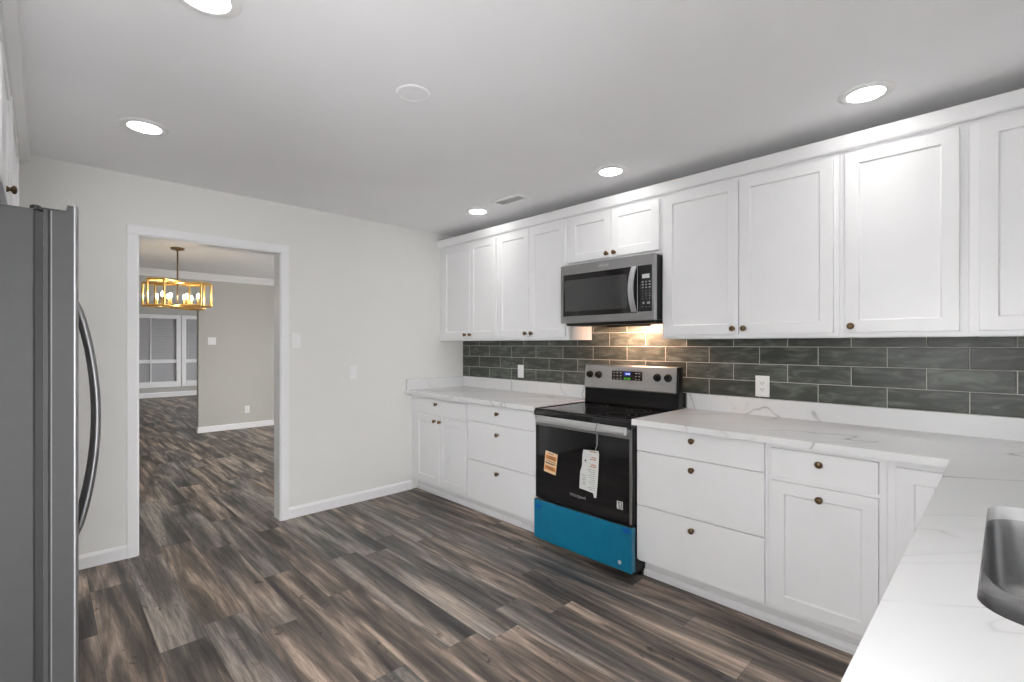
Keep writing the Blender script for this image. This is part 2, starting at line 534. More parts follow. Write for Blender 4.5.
# wall behind the sink, with an unseen glazed patio door added behind the camera as fill light
PX0, PX1, PZ = -0.68, 0.40, 2.10
ws = MB()
ws.box(XL, PX0, YS - .1, YS, 0, CEIL).box(PX1, XW, YS - .1, YS, 0, CEIL).box(PX0, PX1, YS - .1, YS, PZ, CEIL)
struct(ws, 'wall_front', M['wall'], 'painted wall behind the sink', 'wall')
dn = MB()
for a, b, c, d in ((PX0, PX0 + .05, 0, PZ), (PX1 - .05, PX1, 0, PZ), (PX0 + .05, PX1 - .05, PZ - .05, PZ), (PX0 + .05, PX1 - .05, 0, .06)):
    dn.box(a, b, YS - .08, YS - .02, c, d)
d1 = struct(dn, 'fill_door_1', M['trim'], 'unseen glazed patio door added beside the sink counter for fill light', 'door')
MB().box(PX0 + .05, PX1 - .05, YS - .055, YS - .05, .06, PZ - .05).build('pane', M['glass'], d1)

# doorway jambs and casing
CW, CT = 0.062, 0.02
jm = MB()
jm.box(DX0 - .018, DX0, YB - .004, YB + WT + .004, 0, DZ).box(DX1, DX1 + .018, YB - .004, YB + WT + .004, 0, DZ)
jm.box(DX0 - .018, DX1 + .018, YB - .004, YB + WT + .004, DZ, DZ + .018)
struct(jm, 'trim_1', M['trim'], 'glossy white jambs lining the doorway', 'door frame')
cs = MB()
prof_l = [(DX0 - .004, YB), (DX0 - .004, YB - .012), (DX0 - .012, YB - .018), (DX0 - CW, YB - CT), (DX0 - CW, YB)]
prof_r = [(DX1 + DX0 - p[0], p[1]) for p in prof_l]
cs.prism(prof_l, 'z', 0, DZ + .004).prism(prof_r, 'z', 0, DZ + .004)
zt = DZ + .004
cs.prism([(YB, zt), (YB - .012, zt), (YB - .018, zt + .008), (YB - CT, zt + CW - .004), (YB, zt + CW - .004)], 'x', DX0 - CW, DX1 + CW)
struct(cs, 'trim_2', M['trim'], 'white casing around the doorway on the kitchen side', 'door casing')
cs2 = MB()
yb2 = YB + WT
cs2.box(DX0 - CW, DX0 - .004, yb2, yb2 + CT, 0, zt).box(DX1 + .004, DX1 + CW, yb2, yb2 + CT, 0, zt).box(DX0 - CW, DX1 + CW, yb2, yb2 + CT, zt, zt + CW)
struct(cs2, 'trim_3', M['trim'], 'white casing around the doorway on the dining side', 'door casing')

def base_profile(t=0.014, h=0.085):
    return [(0, 0), (t, 0), (t, h - .018), (t * .6, h - .006), (t * .35, h), (0, h)]
def baseboard_x(name, x0, x1, y, s, label, h=0.085, mat='trim'):
    mb = MB().prism([(y + s * a, b) for a, b in base_profile(h=h)], 'x', x0, x1)
    return struct(mb, name, M[mat], label, 'baseboard')
baseboard_x('baseboard_left', XL, DX0 - CW - .001, YB, -1, 'white baseboard left of the doorway, beside the refrigerator')
baseboard_x('baseboard_back', DX1 + CW + .001, 2.464, YB, -1, 'white baseboard between the doorway and the base cabinets')

# rooms beyond the doorway
pw = MB()
PWX = 1.69
pw.box(PWX, FARX1, Y1, Y1 + .12, 0, CEIL)
struct(pw, 'wall_dining_partition', M['far_wall'], 'greige partition wall seen through the doorway', 'wall')
struct(MB().box(FARX0, PWX, Y1, Y1 + .12, 2.07, CEIL), 'wall_dining_header', M['far_wall'], 'greige header over the wide opening behind the chandelier', 'wall')
baseboard_x('baseboard_partition', PWX - .014, FARX1, Y1, -1, 'white baseboard along the partition in the dining room', 0.09)
struct(MB().box(PWX - .014, PWX, Y1, Y1 + .12, 0, .09), 'baseboard_partition_end', M['trim'], 'white baseboard round the free end of the partition', 'baseboard')
cr = MB().prism([(Y1, CEIL - .1), (Y1 - .016, CEIL - .1), (Y1 - .03, CEIL - .075), (Y1 - .075, CEIL - .02), (Y1 - .085, CEIL), (Y1, CEIL)], 'x', FARX0, FARX1)
struct(cr, 'trim_4', M['trim'], 'white crown moulding along the dining room ceiling', 'crown moulding')
def fill_window_wall(x0, x1, ys, ye, ya, yb, za, zb, idx, wname, wlabel, label):  # side wall with an added, unseen window that brightens the far room
    mb = MB()
    mb.box(x0, x1, ys, ya, 0, CEIL).box(x0, x1, yb, ye, 0, CEIL).box(x0, x1, ya, yb, 0, za).box(x0, x1, ya, yb, zb, CEIL)
    struct(mb, wname, M['far_wall'], wlabel, 'wall')
    xm = (x0 + x1) / 2
    f = MB()
    f.box(xm - .03, xm + .03, ya, ya + .06, za, zb).box(xm - .03, xm + .03, yb - .06, yb, za, zb)
    f.box(xm - .03, xm + .03, ya + .06, yb - .06, za, za + .06).box(xm - .03, xm + .03, ya + .06, yb - .06, zb - .06, zb)
    f.box(xm - .03, xm + .03, (ya + yb) / 2 - .03, (ya + yb) / 2 + .03, za + .06, zb - .06)
    w = struct(f, 'window_%d' % idx, M['trim'], label, 'window')
    MB().box(xm - .003, xm + .003, ya + .06, yb - .06, za + .06, zb - .06).build('pane', M['glass'], w)
struct(MB().box(FARX0 - .1, FARX0, YB + WT, Y2, 0, CEIL), 'wall_dining_left', M['far_wall'], 'side wall of the dining and living rooms', 'wall')
fill_window_wall(FARX1, FARX1 + .1, YB + WT, 9.5, 4.6, 7.2, .55, 2.1, 4, 'wall_dining_right', 'right side wall of the dining room', 'unseen wide window added to brighten the dining room')
fill_window_wall(FARX1, FARX1 + .1, 9.5, Y2, 11.3, 13.7, .5, 2.1, 5, 'wall_living_right', 'right side wall of the living room', 'unseen wide window added to brighten the living room')
# window wall with two shuttered windows
FW = [(1.00, 2.495), (2.665, 4.16)]
Z0, Z1, ZR = 0.355, 2.03, 0.915
fw = MB()
edges = [FARX0, FW[0][0], FW[0][1], FW[1][0], FW[1][1], FARX1]
for i in (0, 2, 4):
    fw.box(edges[i], edges[i + 1], Y2, Y2 + .15, 0, CEIL)
for a, b in FW:
    fw.box(a, b, Y2, Y2 + .15, 0, Z0); fw.box(a, b, Y2, Y2 + .15, Z1, CEIL)
struct(fw, 'wall_far', M['far_wall'], 'far wall holding the shuttered windows', 'wall')
struct(MB().prism([(Y2 - a, b) for a, b in base_profile(h=.125)], 'x', FARX0, FARX1), 'baseboard_far', M['trim'], 'white baseboard under the shuttered windows', 'baseboard')
for i, (a, b) in enumerate(FW):
    fr = MB()
    fr.box(a - .075, a + .02, Y2 - .03, Y2 + .05, Z0 - .1, Z1 + .075).box(b - .02, b + .075, Y2 - .03, Y2 + .05, Z0 - .1, Z1 + .075)
    fr.box(a + .02, b - .02, Y2 - .03, Y2 + .05, Z1 - .02, Z1 + .075).box(a + .02, b - .02, Y2 - .045, Y2 + .05, Z0 - .1, Z0 + .04)
    fr.box(a + .02, b - .02, Y2 - .03, Y2 + .05, ZR - .045, ZR + .045)
    w = struct(fr, 'window_%d' % (i + 1), M['trim'], ('tall shuttered window left of the wide white mullion' if i == 0 else 'shuttered window right of the wide mullion, half hidden by the partition'), 'window')
    for (z0, z1, nm) in ((ZR + .045, Z1 - .02, 'upper_shutter'), (Z0 + .04, ZR - .045, 'lower_shutter')):
        sh = MB()
        z = z0 + .02
        while z < z1 + .03:
            zz = z
            sh.prism([(Y2 + .012, zz - .040), (Y2 + .02, zz - .042), (Y2 + .036, zz + .040), (Y2 + .028, zz + .042)], 'x', a + .02, b - .02)
            z += .068
        s = sh.build(nm, M['slat'], w)
        xm = a + (b - a) * .5 if i else a + .94
        MB().box(xm - .012, xm + .012, Y2 - .004, Y2 + .011, z0, z1).build('tilt_rod', M['trim'], s)
    MB().box(a + .02, b - .02, Y2 + .07, Y2 + .076, Z0, Z1).build('pane', M['glass'], w)

# ------------------------------------------------------------------ cabinet builders (fronts face -X unless told otherwise)
def T_minus_x(xf):      # u along -Y is not needed: u is world Y, w points to -X
    return lambda u, v, w: (xf - w, u, v)
def T_plus_x(xf):
    return lambda u, v, w: (xf + w, u, v)
def T_plus_y(yf):
    return lambda u, v, w: (u, yf + w, v)

def panel_front(T, u0, u1, v0, v1, th=0.02, fw=0.056, rec=0.008, shaker=True, bot=None):
    """a cabinet front whose outer face lies at w=0 and back at w=-th"""
    mb = MB()
    e = 0.0015
    loops = [[(u0, v0), (u1, v0), (u1, v1), (u0, v1), -th],
             [(u0, v0), (u1, v0), (u1, v1), (u0, v1), -e],
             [(u0 + e, v0 + e), (u1 - e, v0 + e), (u1 - e, v1 - e), (u0 + e, v1 - e), 0]]
    if shaker:
        b = fw if bot is None else bot
        c = 0.006
        loops.append([(u0 + fw, v0 + b), (u1 - fw, v0 + b), (u1 - fw, v1 - fw), (u0 + fw, v1 - fw), 0])
        loops.append([(u0 + fw + .0015, v0 + b + .0015), (u1 - fw - .0015, v0 + b + .0015), (u1 - fw - .0015, v1 - fw - .0015), (u0 + fw + .0015, v1 - fw - .0015), -rec * .55])
        loops.append([(u0 + fw + c, v0 + b + c), (u1 - fw - c, v0 + b + c), (u1 - fw - c, v1 - fw - c), (u0 + fw + c, v1 - fw - c), -rec])
    pts, fs = [], []
    for L in loops:
        for k in range(4):
            pts.append(T(L[k][0], L[k][1], L[4]))
    for i in range(len(loops) - 1):
        for k in range(4):
            fs.append((i * 4 + k, i * 4 + (k + 1) % 4, i * 4 + 4 + (k + 1) % 4, i * 4 + 4 + k))
    n = (len(loops) - 1) * 4
    fs.append((n, n + 1, n + 2, n + 3)); fs.append((3, 2, 1, 0))
    mb.poly(pts, fs)
    return mb

KNOB = [(0.0055, 0), (0.0055, 0.0105), (0.009, 0.013), (0.0148, 0.0165), (0.0158, 0.021), (0.0125, 0.0255), (0.006, 0.0278), (0, 0.0283)]
KNOB_AXIS = {'-x': (-1, 0, 0), '+x': (1, 0, 0), '+y': (0, 1, 0)}
def knob(T, u, v, face, parent):
    MB().lathe([(0.011, 0), (0.011, .0015)] + KNOB[1:], T(u, v, 0), KNOB_AXIS[face], 18).build('knob', M['bronze'], parent, smooth=50)

def open_box(mb, x0, x1, y0, y1, z0, z1, t=0.018, front='-x'):
    """carcass boards with the front open (the face frame closes it)"""
    mb.box(x0, x1, y0, y0 + t, z0, z1).box(x0, x1, y1 - t, y1, z0, z1)
    mb.box(x0, x1, y0 + t, y1 - t, z0 + .012, z0 + .012 + t).box(x0, x1, y0 + t, y1 - t, z1 - t, z1)
    if front == '-x':
        mb.box(x1 - .006, x1, y0 + t, y1 - t, z0 + .03, z1 - t)
    elif front == '+x':
        mb.box(x0, x0 + .006, y0 + t, y1 - t, z0 + .03, z1 - t)
    return mb

# ------------------------------------------------------------------ wall cabinets over the range wall
XF, XD = 2.79, 2.77
UB, UT = 1.384, 2.292
G_UP = 'white wall cabinets over the range wall'
def wall_cabinet(label, y0, y1, zb, doors):
    c = thing('wall_cabinet', label, 'cabinet', ((XF + XW) / 2, (y0 + y1) / 2, zb), G_UP)
    open_box(MB(), XF + .019, XW - .001, y0 + .0005, y1 - .0005, zb, UT).build('carcass', M['cab'], c)
    # face frame: outer stiles reach the cabinet sides
    ff = MB()
    dmin = min(d[0] for d in doors); dmax = max(d[1] for d in doors)
    d0 = min(d[2] for d in doors); d1 = max(d[3] for d in doors)
    ff.box(XF, XF + .019, y0 + .0005, dmin + .012, zb, UT).box(XF, XF + .019, dmax - .012, y1 - .0005, zb, UT)
    ff.box(XF, XF + .019, dmin + .012, dmax - .012, zb, d0 + .012).box(XF, XF + .019, dmin + .012, dmax - .012, d1 - .012, UT)
    if len(doors) == 2:
        mid = doors[1][1] + (doors[0][0] - doors[1][1]) / 2
        ff.box(XF, XF + .019, mid - .02, mid + .02, d0 + .012, d1 - .012)
    ff.build('face_frame', M['cab'], c)
    T = T_minus_x(XD)
    for (a, b, z0, z1, kn) in doors:
        d = panel_front(T, a, b, z0, z1, fw=0.056).build('door', M['cab'], c)
        if kn:
            knob(T, kn[0], kn[1], '-x', d)
    return c
DB, DT = 1.407, 2.268
wall_cabinet('white two-door wall cabinet in the corner beside the doorway wall', 3.041, 3.88, UB,
             [(3.408, 3.806, DB, DT, (3.460, 1.437)), (3.055, 3.404, DB, DT, (3.388, 1.437))][::1])
wall_cabinet('white two-door wall cabinet just left of the microwave', 2.267, 3.041, UB,
             [(2.659, 3.027, DB, DT, (2.690, 1.437)), (2.287, 2.655, DB, DT, (2.624, 1.437))])
wall_cabinet('short white wall cabinet with two small doors above the microwave', 1.512, 2.267, 1.915,
             [(1.884, 2.247, 1.945, DT, (1.913, 1.972)), (1.528, 1.880, 1.945, DT, (1.853, 1.972))])
wall_cabinet('white two-door wall cabinet just right of the microwave', 0.571, 1.512, UB,
             [(1.044, 1.494, DB, DT, (1.072, 1.438)), (0.595, 1.040, DB, DT, (1.012, 1.438))])
wall_cabinet('wide white wall cabinet with one door and a single knob at its lower left', 0.113, 0.571, UB,
             [(0.141, 0.548, DB, DT, (0.521, 1.437))])
wall_cabinet('white wall cabinet cut off by the right edge, no knob showing', YS + .002, 0.113, UB,
             [(-0.36, 0.082, DB, DT, None)])
# flat crown board above them
crn = MB().prism([(XF + .03, UT - .004), (XF - .022, UT - .004), (XF - .026, UT + .002), (XF - .034, UT + .060), (XF - .031, UT + .064), (XF + .03, UT + .064)], 'y', YS + .002, YB - .001)
struct(crn, 'trim_5', M['cab'], 'flat white crown board running along the tops of the wall cabinets', 'crown moulding')

# ------------------------------------------------------------------ base cabinets
BF, BD = 2.465, 2.445
BT, BB = 0.891, 0.105
G_BASE = 'white base cabinets along the range wall'
def base_cabinet(label, y0, y1, fronts):
    """fronts: (kind, ya, yb, za, zb, knob)"""
    c = thing('base_cabinet', label, 'cabinet', ((BF + XW) / 2, (y0 + y1) / 2, 0), G_BASE)
    open_box(MB(), BF + .019, XW - .001, y0 + .0005, y1 - .0005, BB, BT).build('carcass', M['cab'], c)
    ff = MB()
    dmin = min(f[1] for f in fronts); dmax = max(f[2] for f in fronts)
    ff.box(BF, BF + .019, y0 + .0005, dmin + .012, BB, BT).box(BF, BF + .019, dmax - .012, y1 - .0005, BB, BT)
    zs = sorted({round(f[3], 4) for f in fronts} | {round(f[4], 4) for f in fronts})
    ff.box(BF, BF + .019, dmin + .012, dmax - .012, BB, zs[0] + .012)
    ff.box(BF, BF + .019, dmin + .012, dmax - .012, zs[-1] - .012, BT)
    for k in range(1, len(zs) - 1, 2):
        ff.box(BF, BF + .019, dmin + .012, dmax - .012, zs[k] - .012, zs[k + 1] + .012)
    drs = [f for f in fronts if f[0] == 'door']
    if len(drs) == 2:
        mid = (max(d[1] for d in drs) + min(d[2] for d in drs)) / 2
        ff.box(BF, BF + .019, mid - .02, mid + .02, drs[0][3] + .012, drs[0][4] - .012)
    ff.build('face_frame', M['cab'], c)
    tk = MB().box(2.537, 2.552, y0 + .0005, y1 - .0005, 0.0, BB)
    tk.prism([(2.537, 0.0), (2.522, 0.0), (2.522, .02), (2.53, .036), (2.537, .038)], 'y', y0 + .0005, y1 - .0005)
    tk.build('toe_kick', M['cab_in'], c)
    T = T_minus_x(BD)
    for (kind, a, b, z0, z1, kn) in fronts:
        f = panel_front(T, a, b, z0, z1, fw=0.056, shaker=(kind == 'door')).build(kind, M['cab'], c)
        if kn:
            knob(T, kn[0], kn[1], '-x', f)
base_cabinet('white base cabinet with one drawer over two doors, beside the doorway wall', 3.038, 3.88,
             [('drawer', 3.049, 3.785, .735, .864, (3.454, .828)),
              ('door', 3.420, 3.785, .128, .718, (3.476, .680)), ('door', 3.049, 3.416, .128, .718, (3.400, .680))])
base_cabinet('white three-drawer base cabinet left of the range', 2.242, 3.038,
             [('drawer', 2.250, 3.026, .744, .880, (2.668, .826)), ('drawer', 2.250, 3.026, .437, .739, (2.668, .668)), ('drawer', 2.250, 3.026, .122, .432, (2.668, .376))])
base_cabinet('white three-drawer base cabinet right of the range', 0.790, 1.487,
             [('drawer', 0.803, 1.485, .744, .882, (1.155, .842)), ('drawer', 0.803, 1.485, .434, .739, (1.155, .688)), ('drawer', 0.803, 1.485, .118, .429, (1.155, .371))])
base_cabinet('white base cabinet with one drawer over one panelled door', 0.342, 0.790,
             [('drawer', 0.368, 0.774, .735, .866, (.576, .822)), ('door', 0.368, 0.774, .132, .716, (.575, .667))])
base_cabinet('white corner base cabinet half hidden by the sink counter, narrow door without knob', 0.126, 0.342,
             [('door', 0.135, 0.312, .132, .858, None)])
# cabinets under the peninsula counter
pc = thing('sink_base_cabinet', 'white base cabinet under the sink counter', 'cabinet', (1.45, -.2, 0))
pb = MB().box(.47, .488, YS + .002, .10, BB, BT).box(.488, 2.46, .08, .10, BB, BT).box(.488, XW - .002, YS + .002, YS + .014, BB, BT).box(.488, 2.46, YS + .014, .08, BB, BB + .018).box(2.46, 2.478, YS + .014, .10, BB, BT)
pb.build('carcass', M['cab'], pc)
MB().box(.53, 2.46, .02, .035, 0, BB).build('toe_kick', M['cab_in'], pc)
Tp = T_plus_y(.12)
for k in range(4):
    a = .50 + k * .485
    panel_front(Tp, a, a + .47, .128, .86).build('door', M['cab'], pc)

# ------------------------------------------------------------------ counters
CZ0, CZ1 = 0.893, 0.926
CX = 2.392
ct = thing('countertop', 'white veined quartz countertop left of the range', 'countertop', (2.74, 3.07, CZ0))
MB().box(CX, XW - .001, 2.242, YB - .001, CZ0, CZ1, .003).build('slab', M['quartz'], ct)
sp = MB().box(XW - .022, XW - .001, 2.246, YB - .001, CZ1, 1.026).box(CX + .012, XW - .022, YB - .022, YB - .001, CZ1, 1.026)
sp.build('upstand', M['quartz'], ct)

# L-shaped counter with a rounded sink cut-out
PY1 = 0.146          # peninsula front edge
PX_END = 0.44
SX0, SX1, SY0, SY1, SR = 1.055, 1.815, -0.405, 0.036, 0.075
def rrect(x0, x1, y0, y1, r, n=8):
    out = []
    for cx, cy, a0 in ((x1 - r, y1 - r, 0), (x0 + r, y1 - r, 90), (x0 + r, y0 + r, 180), (x1 - r, y0 + r, 270)):
        for k in range(n + 1):
            a = math.radians(a0 + 90 * k / n)
            out.append((cx + r * math.cos(a), cy + r * math.sin(a)))
    return out
def slab_with_hole(outer, hole, z0, z1):
    bm = bmesh.new()
    def loop(pts, z):
        vs = [bm.verts.new((p[0], p[1], z)) for p in pts]
        es = [bm.edges.new((vs[i], vs[(i + 1) % len(vs)])) for i in range(len(vs))]
        return vs, es
    ov, oe = loop(outer, z1); hv, he = loop(hole, z1)
    bmesh.ops.triangle_fill(bm, use_beauty=True, use_dissolve=False, edges=oe + he)
    ext = bmesh.ops.extrude_face_region(bm, geom=bm.faces[:])
    for v in [g for g in ext['geom'] if isinstance(g, bmesh.types.BMVert)]:
        v.co.z = z0
    mb = MB(); mb.bm.free(); mb.bm = bm
    return mb
ct2 = thing('countertop', 'white veined quartz countertop right of the range, turning to the sink', 'countertop', (2.0, 0, CZ0))
outer = [(CX, 1.487), (CX, PY1 + .006), (CX - .002, PY1 + .002), (CX - .006, PY1), (PX_END, PY1), (PX_END, YS + .001), (XW - .001, YS + .001), (XW - .001, 1.487)]
slab_with_hole(outer, rrect(SX0, SX1, SY0, SY1, SR), CZ0, CZ1).build('slab', M['quartz'], ct2)
MB().box(XW - .022, XW - .001, YS + .022, 1.482, CZ1, 1.026).box(PX_END, XW - .001, YS + .001, YS + .022, CZ1, 1.026).build('upstand', M['quartz'], ct2)

# glazed wall tiles
struct(MB().box(XW - .009, XW - .0005, YS + .022, YB - .001, 1.0265, 1.383).box(XW - .009, XW - .0005, 1.513, 2.266, 1.383, 1.50).box(XW - .009, XW - .0005, 1.484, 2.245, .80, 1.0265),
       'wall_backsplash', M['tile'], 'grey green glazed tile backsplash in running bond', 'backsplash')

# ------------------------------------------------------------------ sink
sk = thing('double_sink', 'undermount stainless double bowl sink set in the counter', 'sink', ((SX0 + SX1) / 2, (SY0 + SY1) / 2, .70))
LOWER = .034          # the divider sits this far under the counter
def saddle(dx, r=.075):
    w = max(0.0, min(1.0, 1 - dx / r))
    return LOWER * (w * w * (3 - 2 * w))
def bowl(x0, x1, y0, y1, ztop, depth, r, xdiv):
    mb = MB()
    n = 8
    levels = [(0.0, ztop, r), (0.004, ztop - .02, r), (0.010, ztop - depth + .05, r), (0.018, ztop - depth + .02, r), (0.04, ztop - depth + .003, r * .9), (.07, ztop - depth, r * .8)]
    rings = []
    for li, (off, z, rr) in enumerate(levels):
        rings.append([mb.bm.verts.new((p[0], p[1], z - (saddle(abs(p[0] - xdiv)) if li == 0 else saddle(abs(p[0] - xdiv)) * .9 if li == 1 else 0))) for p in rrect(x0 + off, x1 - off, y0 + off, y1 - off, rr, n)])
    for a, b in zip(rings, rings[1:]):
        for i in range(len(a)):
            j = (i + 1) % len(a)
            mb.bm.faces.new([a[i], a[j], b[j], b[i]])
    mb.bm.faces.new(rings[-1])
    return mb
SDX = 1.345           # divider
far = bowl(SDX + .014, SX1 + .006, SY0 - .006, SY1 + .006, CZ0 - .001, .21, SR, SDX + .014).build('bowl', M['sink'], sk, smooth=40)
near = bowl(SX0 - .006, SDX - .014, SY0 - .006, SY1 + .006, CZ0 - .001, .19, SR, SDX - .014).build('bowl', M['sink'], sk, smooth=40)
dv = MB()
rows = []
ylo, yhi = SY0 - .006, SY1 + .006
ys = [ylo + SR * (1 - math.cos(math.pi / 2 * k / 8)) for k in range(9)] + [yhi - SR * (1 - math.cos(math.pi / 2 * k / 8)) for k in range(8, -1, -1)]
for y in ys:
    e = min(y - ylo, yhi - y)
    hw = .0138 + (SR - math.sqrt(max(0, SR * SR - (SR - min(e, SR)) ** 2)))
    row = []
    for q in (-1, -.8, -.4, 0, .4, .8, 1):
        dx = max(0, abs(q) * hw - .014)
        row.append(dv.bm.verts.new((SDX + q * hw, y, CZ0 - .001 - saddle(dx) + .004 * (1 - q * q))))
    rows.append(row)
for a, b in zip(rows, rows[1:]):
    for i in range(6):
        dv.bm.faces.new([a[i], a[i + 1], b[i + 1], b[i]])
dv.build('divider', M['sink'], sk, smooth=60)
for b_, cx in ((far, (SDX + SX1) / 2), (near, (SX0 + SDX) / 2)):
    zb = CZ0 - (.21 if b_ is far else .19)
    MB().lathe([(0, .002), (.03, .001), (.042, .004), (.045, .0015), (.045, .0)], (cx, SY0 + .13, zb - .0005), (0, 0, 1), 24).build('drain', M['steel'], b_, smooth=40)

# ------------------------------------------------------------------ range
RY0, RY1 = 1.4885, 2.2385
RC = (RY0 + RY1) / 2
rg = thing('electric_range', 'stainless and black electric range with blue film on its drawer', 'range', (2.74, RC, 0))
RX = 2.402
bd = MB().box(RX + .03, 3.008, RY0 + .004, RY1 - .004, .03, .885)
bd.build('body', M['black'], rg)
ck = MB()
# cooktop slab with a rounded front nose, and its raised rim
ck.prism([(RX - .012, .872), (RX - .016, .882), (RX - .014, .905), (RX - .004, .914), (3.008, .914), (3.008, .866), (RX + .02, .866)], 'y', RY0, RY1)
cko = ck.build('cooktop', M['black_glass'], rg)
rm = MB().box(RX - .004, 2.94, RY0, RY0 + .008, .914, .918).box(RX - .004, 2.94, RY1 - .008, RY1, .914, .918).box(RX - .006, RX + .012, RY0 + .008, RY1 - .008, .9141, .9175)
rm.build('rim', M['black'], cko)
def ring(mb, x, y, r, w=.0022):
    n = 40
    pts, fs = [], []
    for rr in (r - w, r + w):
        for k in range(n):
            a = 2 * math.pi * k / n
            pts.append((x + rr * math.cos(a), y + rr * math.sin(a), .9146))
    for k in range(n):
        fs.append((k, (k + 1) % n, n + (k + 1) % n, n + k))
    mb.poly(pts, fs)
for x, y, r in ((2.555, 1.685, .115), (2.555, 2.05, .095), (2.80, 1.685, .08), (2.80, 2.05, .105)):
    b = MB(); ring(b, x, y, r); ring(b, x, y, r * .62)
    b.build('burner_ring', M['black'], cko)
# control panel at the back
bgp = MB().prism([(2.940, 1.034), (2.950, 1.024), (3.008, 1.024), (3.008, 1.200), (2.960, 1.200), (2.954, 1.194)], 'y', RY0 + .012, RY1 + .012 - .016)
panel = bgp.build('control_panel', M['steel_light'], rg)
for ya_, yb_ in ((RY0 - .0005, RY0 + .0118), (RY1 - .0039, RY1 + .002)):
    MB().box(2.954, 3.012, ya_, yb_, .9145, 1.198, .002).build('end_cap', M['black'], panel)
lb = MB().prism([(2.948, .914), (2.942, .925), (2.952, .968), (2.960, 1.024), (3.008, 1.024), (3.008, .914)], 'y', RY0 + .012, RY1 - .0042)
lb.build('rear_vent_strip', M['black'], rg)
def bgx(z):  # panel face x at height z
    return 2.940 + (2.954 - 2.940) * (z - 1.034) / (1.194 - 1.034)
nrm = Vector((-(1.192 - 1.03), 0, (3.006 - 2.992))).normalized()
dp = MB()
def on_panel(mb, y0, y1, z0, z1, t):
    o = [(bgx(z0) - t, y, z0) if False else None for y in ()]
    pts = []
    for tt in (0.0, t):
        for (y, z) in ((y0, z0), (y1, z0), (y1, z1), (y0, z1)):
            pts.append(tuple(Vector((bgx(z), y, z)) + nrm * tt))
    mb.poly(pts, [(0, 1, 2, 3), (7, 6, 5, 4), (0, 4, 5, 1), (1, 5, 6, 2), (2, 6, 7, 3), (3, 7, 4, 0)])
on_panel(dp, 1.748, 1.994, 1.096, 1.160, .0018)
dpo = dp.build('display_panel', M['black_glass'], panel)
lc = MB(); on_panel(lc, 1.838, 1.895, 1.126, 1.156, .0024); lco = lc.build('clock_display', M['lcd'], dpo)
for k in range(4):
    dg = MB()
    y = 1.878 - k * .008 - (.003 if k > 1 else 0)
    on_panel(dg, y - .005, y, 1.135, 1.147, .003)
    dg.build('digit', M['lcd_text'], lco)
for ya_ in (1.840, 1.870):
    gl = MB(); on_panel(gl, ya_, ya_ + .022, 1.101, 1.115, .0024); gl.build('indicator', M['green_led'], dpo)
for y in (1.770, 1.796, 1.920, 1.948, 1.974):
    for z in (1.105, 1.126, 1.147):
        mk = MB(); on_panel(mk, y - .006, y + .006, z - .0025, z + .0025, .0024)
        mk.build('button', M['mark'], dpo)
for y in (2.188, 2.108, 1.634, 1.556):
    z = 1.126
    ko = Vector((bgx(z), y, z))
    kb = MB().lathe([(.027, 0), (.027, .004), (.022, .006), (.020, .024), (.017, .028), (0, .028)], ko, nrm, 22).build('control_knob', M['black_plastic'], panel, smooth=40)
    # a raised grip bar
    g = MB()
    c = ko + nrm * .028
    up = Vector((0, 0, 1)) - nrm * nrm.z
    up.normalize(); sd = Vector((0, 1, 0))
    pts = [tuple(c + up * a * .018 + sd * b * .005 + nrm * d) for d in (-.002, .008) for a, b in ((-1, -1), (1, -1), (1, 1), (-1, 1))]
    g.poly(pts, [(0, 1, 2, 3), (7, 6, 5, 4), (0, 4, 5, 1), (1, 5, 6, 2), (2, 6, 7, 3), (3, 7, 4, 0)])
    g.build('grip', M['black_plastic'], kb)
# oven door
OZ0, OZ1 = .316, .862
od = MB().box(RX, RX + .03, RY0, RY1, OZ0, OZ1, .003).build('oven_door', M['black'], rg)
MB().box(RX - .0022, RX - .0001, RY0 + .001, RY1 - .001, .806, OZ1 - .002).build('top_rail', M['steel'], od)
MB().box(RX - .0016, RX - .0001, RY0 + .018, RY1 - .004, OZ0 + .003, .8055).build('door_glass', M['black_glass'], od)
MB().box(RX - .0016, RX - .0001, RY0 + .001, RY0 + .0178, OZ0 + .003, .8055).build('side_trim', M['steel_dark'], od)
hd = MB()
hy0, hy1 = RY0 + .018, RY1 - .046
hd.prism([(RX - .046, .833), (RX - .052, .836), (RX - .050, .850), (RX - .040, .870), (RX - .034, .876), (RX - .028, .876), (RX - .026, .870), (RX - .026, .842), (RX - .032, .834)], 'y', hy0, hy1)
hd.build('handle', M['steel_bright'], od)
for y in (hy0 + .004, hy1 - .034):
    MB().box(RX - .030, RX - .0023, y, y + .03, .845, .859, .002).build('handle_bracket', M['steel'], od)
lettering('Whirlpool', .030, .0004, (RX - .0022, 1.878, .398), (0, -1, 0), (0, 0, 1), 'wordmark', M['mark'], od)
wr = MB().box(RX - .0024, RX - .0017, 1.550, 1.590, .392, .438).build('white_sticker', M['paper'], od)
wi = MB()
for (a, b, c, d) in ((1.556, 1.584, .428, .433), (1.556, 1.584, .396, .401), (1.556, 1.562, .403, .426), (1.568, 1.576, .404, .416), (1.570, 1.582, .418, .424)):
    wi.box(RX - .0029, RX - .0025, a, b, c, d)
wi.build('sticker_print', M['ink'], wr)
